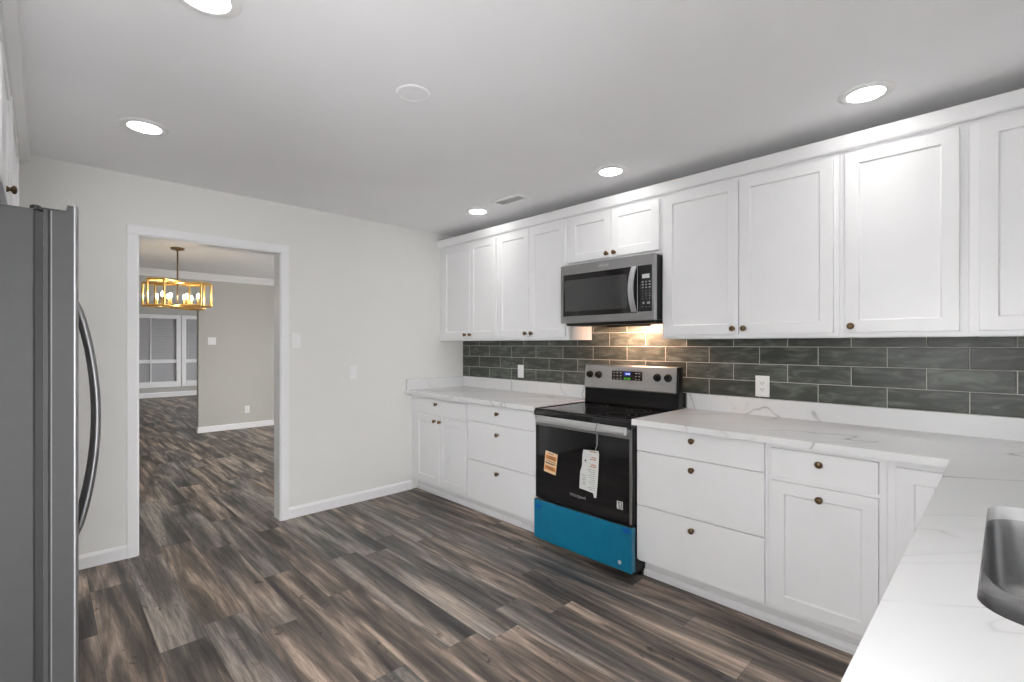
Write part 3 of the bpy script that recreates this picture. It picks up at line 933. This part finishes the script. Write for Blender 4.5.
# orange energy sticker, a little crooked
stk = MB()
def skew(mb, u0, u1, v0, v1, t0, t1):
    C0 = Vector((RX - .0017, 2.102, .568)); ang = math.radians(-7)
    pts = []
    for t in (t0, t1):
        for u, v in ((u0, v0), (u1, v0), (u1, v1), (u0, v1)):
            # u runs to the reader's right (-Y)
            uu = u * math.cos(ang) - v * math.sin(ang); vv = u * math.sin(ang) + v * math.cos(ang)
            pts.append((C0.x - t, C0.y - uu, C0.z + vv))
    mb.poly(pts, [(0, 1, 2, 3), (7, 6, 5, 4), (0, 4, 5, 1), (1, 5, 6, 2), (2, 6, 7, 3), (3, 7, 4, 0)])
skew(stk, -.052, .052, -.070, .070, 0, .0006)
stko = stk.build('energy_sticker', M['cream'], od)
stko['label'] = 'cream sticker with orange bands and dark lines'
for v0, v1 in ((.018, .046), (-.052, -.024)):
    ob = MB(); skew(ob, -.046, .046, v0, v1, .0006, .0009)
    ob.build('orange_band', M['orange'], stko)
ik = MB()
for v, a, b in ((.058, -.03, .02), (.008, -.04, .04), (-.004, -.046, .046), (-.010, -.046, .03), (.038, -.02, .03), (.027, -.03, .035), (-.033, -.03, .03), (-.043, -.02, .035)):
    skew(ik, a, b, v - .0022, v + .0022, .0009, .0012)
ik.build('printed_lines', M['ink'], stko)
# storage drawer under blue film
dw = MB().box(RX - .012, RX + .03, RY0 - .002, RY1 - .001, .044, OZ0 - .010, .004).build('drawer', M['steel'], rg)
flm = MB().box(RX - .0135, RX - .0121, RY0 - .0035, RY1 + .0005, .046, OZ0 - .010).box(RX - .012, RX + .026, RY0 - .0035, RY0 - .0021, .046, OZ0 - .010).box(RX - .012, RX + .026, RY1 - .0009, RY1 + .0005, .046, OZ0 - .010).build('protective_film', M['film'], dw)
flm['label'] = 'blue protective film on the range drawer'
MB().box(RX - .0142, RX - .0136, RY0 + .004, RY0 + .055, .270, .296).build('film_tab', M['film_tab'], flm)
MB().box(RX - .0142, RX - .0136, RY1 - .065, RY1 - .012, .252, .272).build('film_tab', M['film_tab'], flm)
MB().lathe([(0, .001), (.012, .001), (.012, 0)], (RX - .0136, 1.563, .090), (-1, 0, 0), 20).build('round_badge', M['paper'], flm)
for y in (RY0 + .06, RY1 - .06):
    for x in (2.50, 2.98):
        MB().lathe([(.016, 0), (.018, .004), (.010, .008), (.010, .034)], (x, y, 0), (0, 0, 1), 14).build('foot', M['black_plastic'], rg)

# paper tag hanging from the oven handle
tg = thing('paper_tag', 'white printed paper tag hanging from the oven handle', 'tag', (RX - .03, 1.78, .43))
XT = RX - .012
tgm = MB()
pts_t = [(1.712, .709), (1.826, .700), (1.833, .66), (1.836, .60), (1.850, .560), (1.856, .456), (1.752, .448), (1.745, .420), (1.728, .424), (1.716, .55), (1.708, .69)]
tgm.prism([(p[0], p[1]) for p in pts_t], 'x', XT - .001, XT)
sheet = tgm.build('sheet', M['paper'], tg)
for k, z in enumerate((.697, .662, .650, .618, .606)):
    MB().box(XT - .0016, XT - .0011, 1.728, 1.776 - (.01 if k % 2 else 0), z - .003, z + .003).build('rust_print', M['rust_ink'], sheet)
pr2 = MB()
for k in range(11):
    z = .585 - k * .012
    pr2.box(XT - .0016, XT - .0011, 1.736, 1.790 - (k * 7 % 3) * .01, z - .0015, z + .0015)
for k in range(5):
    z = .545 - k * .014
    pr2.box(XT - .0016, XT - .0011, 1.806, 1.838 - (k % 2) * .01, z - .002, z + .002)
pr2.build('grey_print', M['grey_ink'], sheet)
MB().lathe([(.0065, 0), (.0065, .0008), (0, .0008)], (XT - .001, 1.808, .636), (-1, 0, 0), 16).build('hole', M['ink'], sheet)
MB().tube([(XT - .001, 1.737, .700), (RX - .014, 1.722, .745), (RX - .030, 1.708, .800), (RX - .050, 1.703, .828), (RX - .057, 1.702, .836), (RX - .055, 1.702, .852), (RX - .042, 1.702, .876), (RX - .030, 1.702, .881), (RX - .0215, 1.702, .874), (RX - .0215, 1.703, .845), (RX - .030, 1.705, .825)], .004, 6, .35).build('strap', M['mark'], tg)

# ------------------------------------------------------------------ microwave
MX, MY0, MY1, MZ0, MZ1 = 2.698, 1.5135, 2.2655, 1.501, 1.914
mw = thing('microwave', 'stainless over-the-range microwave with black glass door', 'microwave', (2.9, (MY0 + MY1) / 2, MZ0 - .02))
MB().box(MX + .028, 3.07, MY0 + .002, MY1 - .002, MZ0 + .005, MZ1 - .003).build('body', M['black'], mw)
un = MB().prism([(MX + .03, MZ0 + .005), (MX + .05, MZ0 - .018), (2.93, MZ0 - .018), (3.06, MZ0 + .004), (3.06, MZ0 + .0049)], 'y', MY0 + .02, MY1 - .02)
und = un.build('underside', M['black_plastic'], mw)
SPL = 1.632
door = MB().box(MX, MX + .027, SPL + .0008, MY1, MZ0, MZ1, .0015).build('door', M['steel'], mw)
MB().box(MX - .0016, MX - .0001, SPL + .004, 2.240, 1.550, 1.846).build('glass', M['black_glass'], door)
MB().box(MX - .0028, MX - .0017, 1.712, 2.224, 1.585, 1.806).build('window', M['micro_glass'], door)
fr2 = MB().box(MX, MX + .027, MY0, SPL - .0008, MZ0, MZ1, .0015).build('control_face', M['steel'], mw)
cp = MB().box(MX - .0016, MX - .0001, 1.533, SPL - .001, 1.556, 1.846).build('keypad', M['black_glass'], fr2)
MB().box(MX - .0024, MX - .0017, 1.549, 1.600, 1.764, 1.790).build('display', M['lcd_grey'], cp)
def key(y0_, y1_, z0_, z1_, mat):
    MB().box(MX - .0024, MX - .0017, y0_, y1_, z0_, z1_).build('key', M[mat], cp)
for r, z in enumerate((1.742, 1.724, 1.706)):
    for k in range(3):
        y = 1.602 - k * .024
        key(y - .012, y, z - .004, z + .004, 'mark')
key(1.582, 1.598, 1.602, 1.616, 'mark'); key(1.546, 1.566, 1.602, 1.616, 'mark')
for z in (1.685, 1.668, 1.652, 1.636, 1.585):
    for k in range(3):
        y = 1.602 - k * .024
        key(y - .010, y - .002, z - .003, z + .003, 'dim')
# wide bowed strap handle
hs = MB()
prev = None
N = 18
for k in range(N + 1):
    t = k / N
    z = 1.556 + (1.842 - 1.556) * t
    o = .016 + .030 * math.sin(math.pi * t) ** .85
    yc = 1.650 + .008 * math.sin(math.pi * t)
    ring_ = [hs.bm.verts.new(p) for p in ((MX - o + .004, yc - .019, z), (MX - o - .005, yc - .016, z), (MX - o - .0085, yc, z), (MX - o - .005, yc + .016, z), (MX - o + .004, yc + .019, z))]
    if prev:
        for i in range(5):
            hs.bm.faces.new([prev[i], prev[(i + 1) % 5], ring_[(i + 1) % 5], ring_[i]])
    else:
        hs.bm.faces.new(ring_[::-1])
    prev = ring_
hs.bm.faces.new(prev)
hs.build('handle', M['steel_bright'], door, smooth=35)
for z in (1.568, 1.829):
    MB().box(MX - .017, MX - .0017, 1.642, 1.658, z - .010, z + .010, .002).build('handle_mount', M['steel'], door)
# oval badge with a word inside a thin ring
em = MB()
nE = 36
pts, fs = [], []
for rr in (.86, 1.0):
    for k in range(nE):
        a = 2 * math.pi * k / nE
        pts.append((MX - .0012, 1.890 + .042 * rr * math.cos(a), 1.882 + .013 * rr * math.sin(a)))
for k in range(nE):
    fs.append((k, (k + 1) % nE, nE + (k + 1) % nE, nE + k))
em.poly(pts, fs)
emo = em.build('badge_ring', M['paper'], door)
lettering('Whirlpool', .0150, .0003, (MX - .0010, 1.890, 1.882), (0, -1, 0), (0, 0, 1), 'badge_letters', M['plastic'], door)
MB().box(2.8701, 2.8725, 1.75, 1.93, MZ0 - .030, MZ0 - .0184).build('cooktop_light', M['hood'], mw)
MB().box(2.862, 2.870, 1.64, 1.98, MZ0 - .031, MZ0 - .0182).build('lamp_shield', M['black_plastic'], mw)  # lip added to hide the lamp strip and keep its light on the wall
# ------------------------------------------------------------------ outlets and switches
def wall_plate(kind, name, label, cat, center, face, group, w=.070, h=.115):
    """face '-x' (range wall) or '-y' (doorway wall)"""
    c = Vector(center)
    def B(mb, u0, u1, v0, v1, t0, t1, bev=0):
        if face == '-x':
            return mb.box(c.x - t1, c.x - t0, c.y + u0, c.y + u1, c.z + v0, c.z + v1, bev)
        return mb.box(c.x + u0, c.x + u1, c.y - t1, c.y - t0, c.z + v0, c.z + v1, bev)
    o = thing(name, label, cat, center, group)
    B(MB(), -w / 2, w / 2, -h / 2, h / 2, 0, .006, .002).build('plate', M['plastic'], o)
    if kind == 'outlet':
        r = B(MB(), -.0165, .0165, -.034, .034, .0058, .0078, .0008).build('receptacle', M['plastic'], o)
        s = MB()
        for v in (-.019, .019):
            B(s, -.008, -.005, v - .003, v + .006, .0079, .0081); B(s, .005, .008, v - .003, v + .006, .0079, .0081); B(s, -.002, .002, v - .011, v - .007, .0079, .0081)
        s.build('slots', M['slot'], r)
    elif kind == 'switch':
        B(MB(), -.0165, .0165, -.033, .033, .0058, .0085, .001).build('rocker', M['plastic'], o)
    else:
        B(MB(), -.005, .005, -.012, .012, .0058, .0135, .001).build('toggle', M['plastic'], o)
    return o
wall_plate('switch', 'wall_outlet', 'blank white outlet plate on the tiles left of the range', 'outlet', (XW - .009, 3.046, 1.108), '-x', 'outlet plates on the tile backsplash')
wall_plate('outlet', 'wall_outlet', 'white duplex outlet on the tiles right of the range', 'outlet', (XW - .009, 1.018, 1.100), '-x', 'outlet plates on the tile backsplash', .078, .125)
wall_plate('switch', 'light_switch', 'white light switch beside the doorway casing', 'switch', (1.416, YB, 1.380), '-y', 'switch plates on the doorway wall')
wall_plate('switch', 'light_switch', 'lower white wall plate midway between doorway and cabinets', 'switch', (1.887, YB, 1.112), '-y', 'switch plates on the doorway wall')
wall_plate('switch', 'light_switch', 'white switch plate on the dining room partition', 'switch', (1.865, Y1, 1.40), '-y', None, .11, .115)
wall_plate('outlet', 'wall_outlet', 'white outlet low on the dining room partition', 'outlet', (2.36, Y1, .30), '-y', None)

# ------------------------------------------------------------------ ceiling fittings
def downlight(x, y, label, z=CEIL):
    o = thing('recessed_light', label, 'ceiling light', (x, y, z), 'recessed ceiling lights')
    MB().lathe([(.100, 0), (.100, .002), (.094, .006), (.078, .0085), (.069, .0075), (.0665, .003), (.0665, 0)], (x, y, z), (0, 0, -1), 40).build('trim_ring', M['plastic'], o, smooth=40)
    MB().lathe([(.0664, .001), (.0664, .0045), (.045, .0055), (0, .006)], (x, y, z), (0, 0, -1), 40).build('lens', M['lens'], o, smooth=40)
    ld = bpy.data.lights.new('beam', 'SPOT')
    ld.energy = BEAM; ld.spot_size = math.radians(100); ld.spot_blend = 1.0; ld.shadow_soft_size = .06; ld.color = (1.0, .985, .965)
    lo = bpy.data.objects.new('beam', ld)
    COL.objects.link(lo)
    lo.parent = o
    lo.location = (0, 0, -.016)
downlight(.36, 2.985, 'recessed ceiling light in front of the doorway, above the refrigerator side')
downlight(.36, 1.735, 'recessed ceiling light cut by the top edge of the photo')
downlight(2.535, .425, 'recessed ceiling light above the right end cabinets, nearest of its row')
downlight(2.535, 1.725, 'recessed ceiling light in front of the microwave cabinet')
downlight(2.525, 2.995, 'recessed ceiling light near the doorway wall corner, beside the air vent')
downlight(.36, .45, 'recessed ceiling light behind the photo, over the near floor')
cv = MB().lathe([(.072, 0), (.071, .0025), (.066, .005), (.061, .0052), (.0595, .0035), (0, .0035)], (1.14, 1.783, CEIL), (0, 0, -1), 40).build('ceiling_cover', M['ceiling'], None, smooth=40)
tag(cv, 'round blank cover plate on the middle of the ceiling', 'cover plate')
vt = thing('air_vent', 'small white ceiling air vent above the cabinets', 'vent', (2.49, 2.575, CEIL))
vx0, vx1, vy0, vy1 = 2.425, 2.555, 2.43, 2.72
vf = MB().box(vx0, vx1, vy0, vy0 + .022, CEIL - .012, CEIL).box(vx0, vx1, vy1 - .022, vy1, CEIL - .012, CEIL).box(vx0, vx0 + .022, vy0 + .022, vy1 - .022, CEIL - .012, CEIL).box(vx1 - .022, vx1, vy0 + .022, vy1 - .022, CEIL - .012, CEIL)
vf.build('frame', M['plastic'], vt)
MB().box(vx0 + .022, vx1 - .022, vy0 + .022, vy1 - .022, CEIL - .003, CEIL - .001).build('cavity', M['groove'], vt)
for k in range(6):
    x = vx0 + .030 + k * .0145
    MB().prism([(x - .004, CEIL - .011), (x - .002, CEIL - .012), (x + .006, CEIL - .005), (x + .004, CEIL - .004)], 'y', vy0 + .0221, vy1 - .0221).build('slat', M['plastic'], vt)

# ------------------------------------------------------------------ refrigerator
FXD, FXC = 0.076, -0.006          # door front, case front
FY0, FY1, FZ = 1.88, 2.79, 1.727
fr = thing('refrigerator', 'tall stainless refrigerator with curved bar handles', 'refrigerator', (-.33, (FY0 + FY1) / 2, 0))
MB().box(XL + .03, FXC - .012, FY0, FY1, .03, FZ, .004).build('case', M['fridge_side'], fr)
gk = MB().box(FXC - .012, FXC + .0059, FY0 + .012, FY1 - .012, .06, FZ - .004)
gk.build('gasket', M['gasket'], fr)
MB().box(FXC - .05, FXC - .010, FY0 + .03, FY1 - .03, .005, .06).build('kick_grille', M['black_plastic'], fr)
FM = (FY0 + FY1) / 2
for k, (a, b) in enumerate(((FY0, FM - .002), (FM + .002, FY1))):
    n = 12
    skin = [(FXD - .010, b - .002), (FXD - .010, a + .002)]
    # slightly bowed stainless skin with rounded outer edges over a grey enamel core
    out = []
    for i in range(n + 1):
        t = i / n
        y = a + (b - a) * t
        e = min(t, 1 - t)
        out.append((FXD - .0095 * max(0, 1 - e / .16) ** 2, y))
    prof = [(FXC + .006, a + .006), (FXC + .015, a + .005), (FXC + .019, a), (FXD - .0131, a), (FXD - .0131, b), (FXC + .019, b), (FXC + .015, b - .005), (FXC + .006, b - .006)]
    dr = MB().prism(prof, 'z', .055, FZ + .002).box(FXD - .027, FXD - .0131, a, b, FZ + .002, FZ + .022).build('door', M['fridge_side'], fr)
    MB().box(FXC + .0210, FXC + .0235, (a - .0012) if k == 0 else (b - .0005), (a + .0005) if k == 0 else (b + .0012), .06, FZ).build('bevel_highlight', M['bevel_highlight'], dr)  # thin pale strip standing in for light caught on the bevel
    MB().prism([(FXD - .0130, b), (FXD - .0130, a)] + out, 'z', .055, FZ + .026).build('front_skin', M['fridge_skin'], dr)
    hy = FM - .06 if k == 0 else FM + .06
    hp = []
    z0, z1 = .68, 1.50
    for i in range(25):
        t = i / 24
        bow = math.sin(math.pi * t)
        hp.append((FXD + .002 + .060 * bow ** .75, hy, z0 + (z1 - z0) * t))
    MB().tube(hp, .011, 12, 1.3, up=(0, 1, 0)).build('handle', M['fridge_handle'], dr, smooth=40)
    hc = MB()
    hc.box(FXC - .004, FXD - .0275, a + .03 if k == 0 else b - .10, a + .10 if k == 0 else b - .03, FZ + .0022, FZ + .012, .002)
    hc.build('hinge_cover', M['gasket'], dr)
    MB().lathe([(.012, 0), (.012, .010), (.008, .013), (0, .013)], (FXC - .010, a + .020 if k == 0 else b - .020, FZ + .0002), (0, 0, 1), 14).build('hinge_pin', M['gasket'], fr)
for x in (-.62, -.10):
    for y in (FY0 + .08, FY1 - .08):
        MB().lathe([(.02, 0), (.02, .03)], (x, y, 0), (0, 0, 1), 12).build('foot', M['black_plastic'], fr)

# cabinets above and beyond the refrigerator
LF, LD = -0.115, -0.095
lc_ = thing('wall_cabinet', 'white two-door cabinet above the refrigerator', 'cabinet', ((XL + LF) / 2, 2.2, 1.85))
LY0, LY1 = 1.72, 2.795
open_box(MB(), XL + .001, LF - .019, LY0, LY1, 1.85, 2.37, front='+x').build('carcass', M['cab'], lc_)
lff = MB()
lff.box(LF - .019, LF, LY0, LY0 + .04, 1.85, 2.37).box(LF - .019, LF, LY1 - .04, LY1, 1.85, 2.37).box(LF - .019, LF, LY0 + .04, LY1 - .04, 1.85, 1.885).box(LF - .019, LF, LY0 + .04, LY1 - .04, 2.345, 2.37).box(LF - .019, LF, 2.235, 2.275, 1.885, 2.345)
lff.build('face_frame', M['cab'], lc_)
TL = T_plus_x(LD)
for a, b, kn in ((1.745, 2.250, None), (2.256, 2.76, (2.49, 1.905))):
    d = panel_front(TL, a, b, 1.872, 2.352).build('door', M['cab'], lc_)
    if kn:
        knob(TL, kn[0], kn[1], '+x', d)
pt = thing('pantry_cabinet', 'tall white pantry cabinet between refrigerator and doorway wall', 'cabinet', ((XL + LF) / 2, 3.3, 0))
pmb = MB().box(XL + .001, -.112, 2.80, 3.55, .1, 2.37).box(XL + .001, -.16, 2.80, 3.55, 0, .1)
pmb.build('carcass', M['cab'], pt)
TP = T_plus_x(-.090)
panel_front(TP, 2.803, 3.547, .12, 2.352).build('door', M['cab'], pt)
lcr = MB().prism([(XL + .001, 2.3702), (-.088, 2.3702), (-.060, 2.385), (-.056, CEIL - .0005), (XL + .001, CEIL - .0005)], 'y', 1.72, YB - .001)
struct(lcr, 'trim_6', M['trim'], 'white fascia closing the cabinets above the refrigerator to the ceiling', 'trim')

# ------------------------------------------------------------------ chandelier in the dining room
CHX, CHY, CHZ0, CHZ1 = 1.08, 6.5, 1.765, 2.045
ch = thing('chandelier', 'gold open-cage chandelier with lit candle bulbs beyond the doorway', 'chandelier', (CHX, CHY, CHZ0))
MB().lathe([(.066, 0), (.066, .016), (.05, .024), (.012, .026), (.012, .04)], (CHX, CHY, CEIL + .002), (0, 0, -1), 24).build('canopy', M['dark_bronze'], ch, smooth=40)
MB().lathe([(.0075, 0), (.0075, CEIL - .04 - CHZ0 - .012)], (CHX, CHY, CHZ0 + .012), (0, 0, 1), 12).build('rod', M['dark_bronze'], ch, smooth=40)
BTk = .009
def cage(hx, hy, rot, zoff):
    mb = MB()
    cr_, sr_ = math.cos(rot), math.sin(rot)
    def bar(p, q):
        mb.tube([p, q], BTk * 1.2, 4, 1.0, up=(0, 0, 1) if abs(p[2] - q[2]) < .01 else (1, 0, 0))
    cs_ = []
    for sx, sy in ((-1, -1), (1, -1), (1, 1), (-1, 1)):
        x, y = sx * hx, sy * hy
        cs_.append((CHX + x * cr_ - y * sr_, CHY + x * sr_ + y * cr_))
    z0, z1 = CHZ0 + zoff, CHZ1 - zoff
    for i in range(4):
        a, b = cs_[i], cs_[(i + 1) % 4]
        for z in (z0, z1):
            bar((*a, z), (*b, z))
        bar((*a, z0), (*a, z1))
    return mb
cage(.325, .09, math.radians(45), 0).build('cage', M['brass'], ch)
cage(.09, .325, math.radians(45), .014).build('cage', M['brass'], ch)
sup = MB()
for z in (CHZ0 + .006, CHZ1 - .006):
    sup.tube([(CHX - .225, CHY - .225, z), (CHX + .225, CHY + .225, z)], .008, 6).tube([(CHX - .225, CHY + .225, z), (CHX + .225, CHY - .225, z)], .008, 6)
sup.build('cross_arm', M['brass'], ch)
for dx, dy in [(sx * r, sy * r) for sx in (-1, 1) for sy in (-1, 1) for r in (.075, .165)]:
    x, y = CHX + dx, CHY + dy
    z = CHZ0 + .014
    cd = MB().lathe([(.02, 0), (.021, .004), (.012, .01), (.011, .085), (.0, .086)], (x, y, z), (0, 0, 1), 12).build('candle', M['brass'], ch, smooth=40)
    if True:
        MB().lathe([(.005, 0), (.009, .010), (.0115, .022), (.0095, .036), (.004, .05), (0, .056)], (x, y, z + .087), (0, 0, 1), 12).build('bulb', M['bulb'], cd, smooth=60)
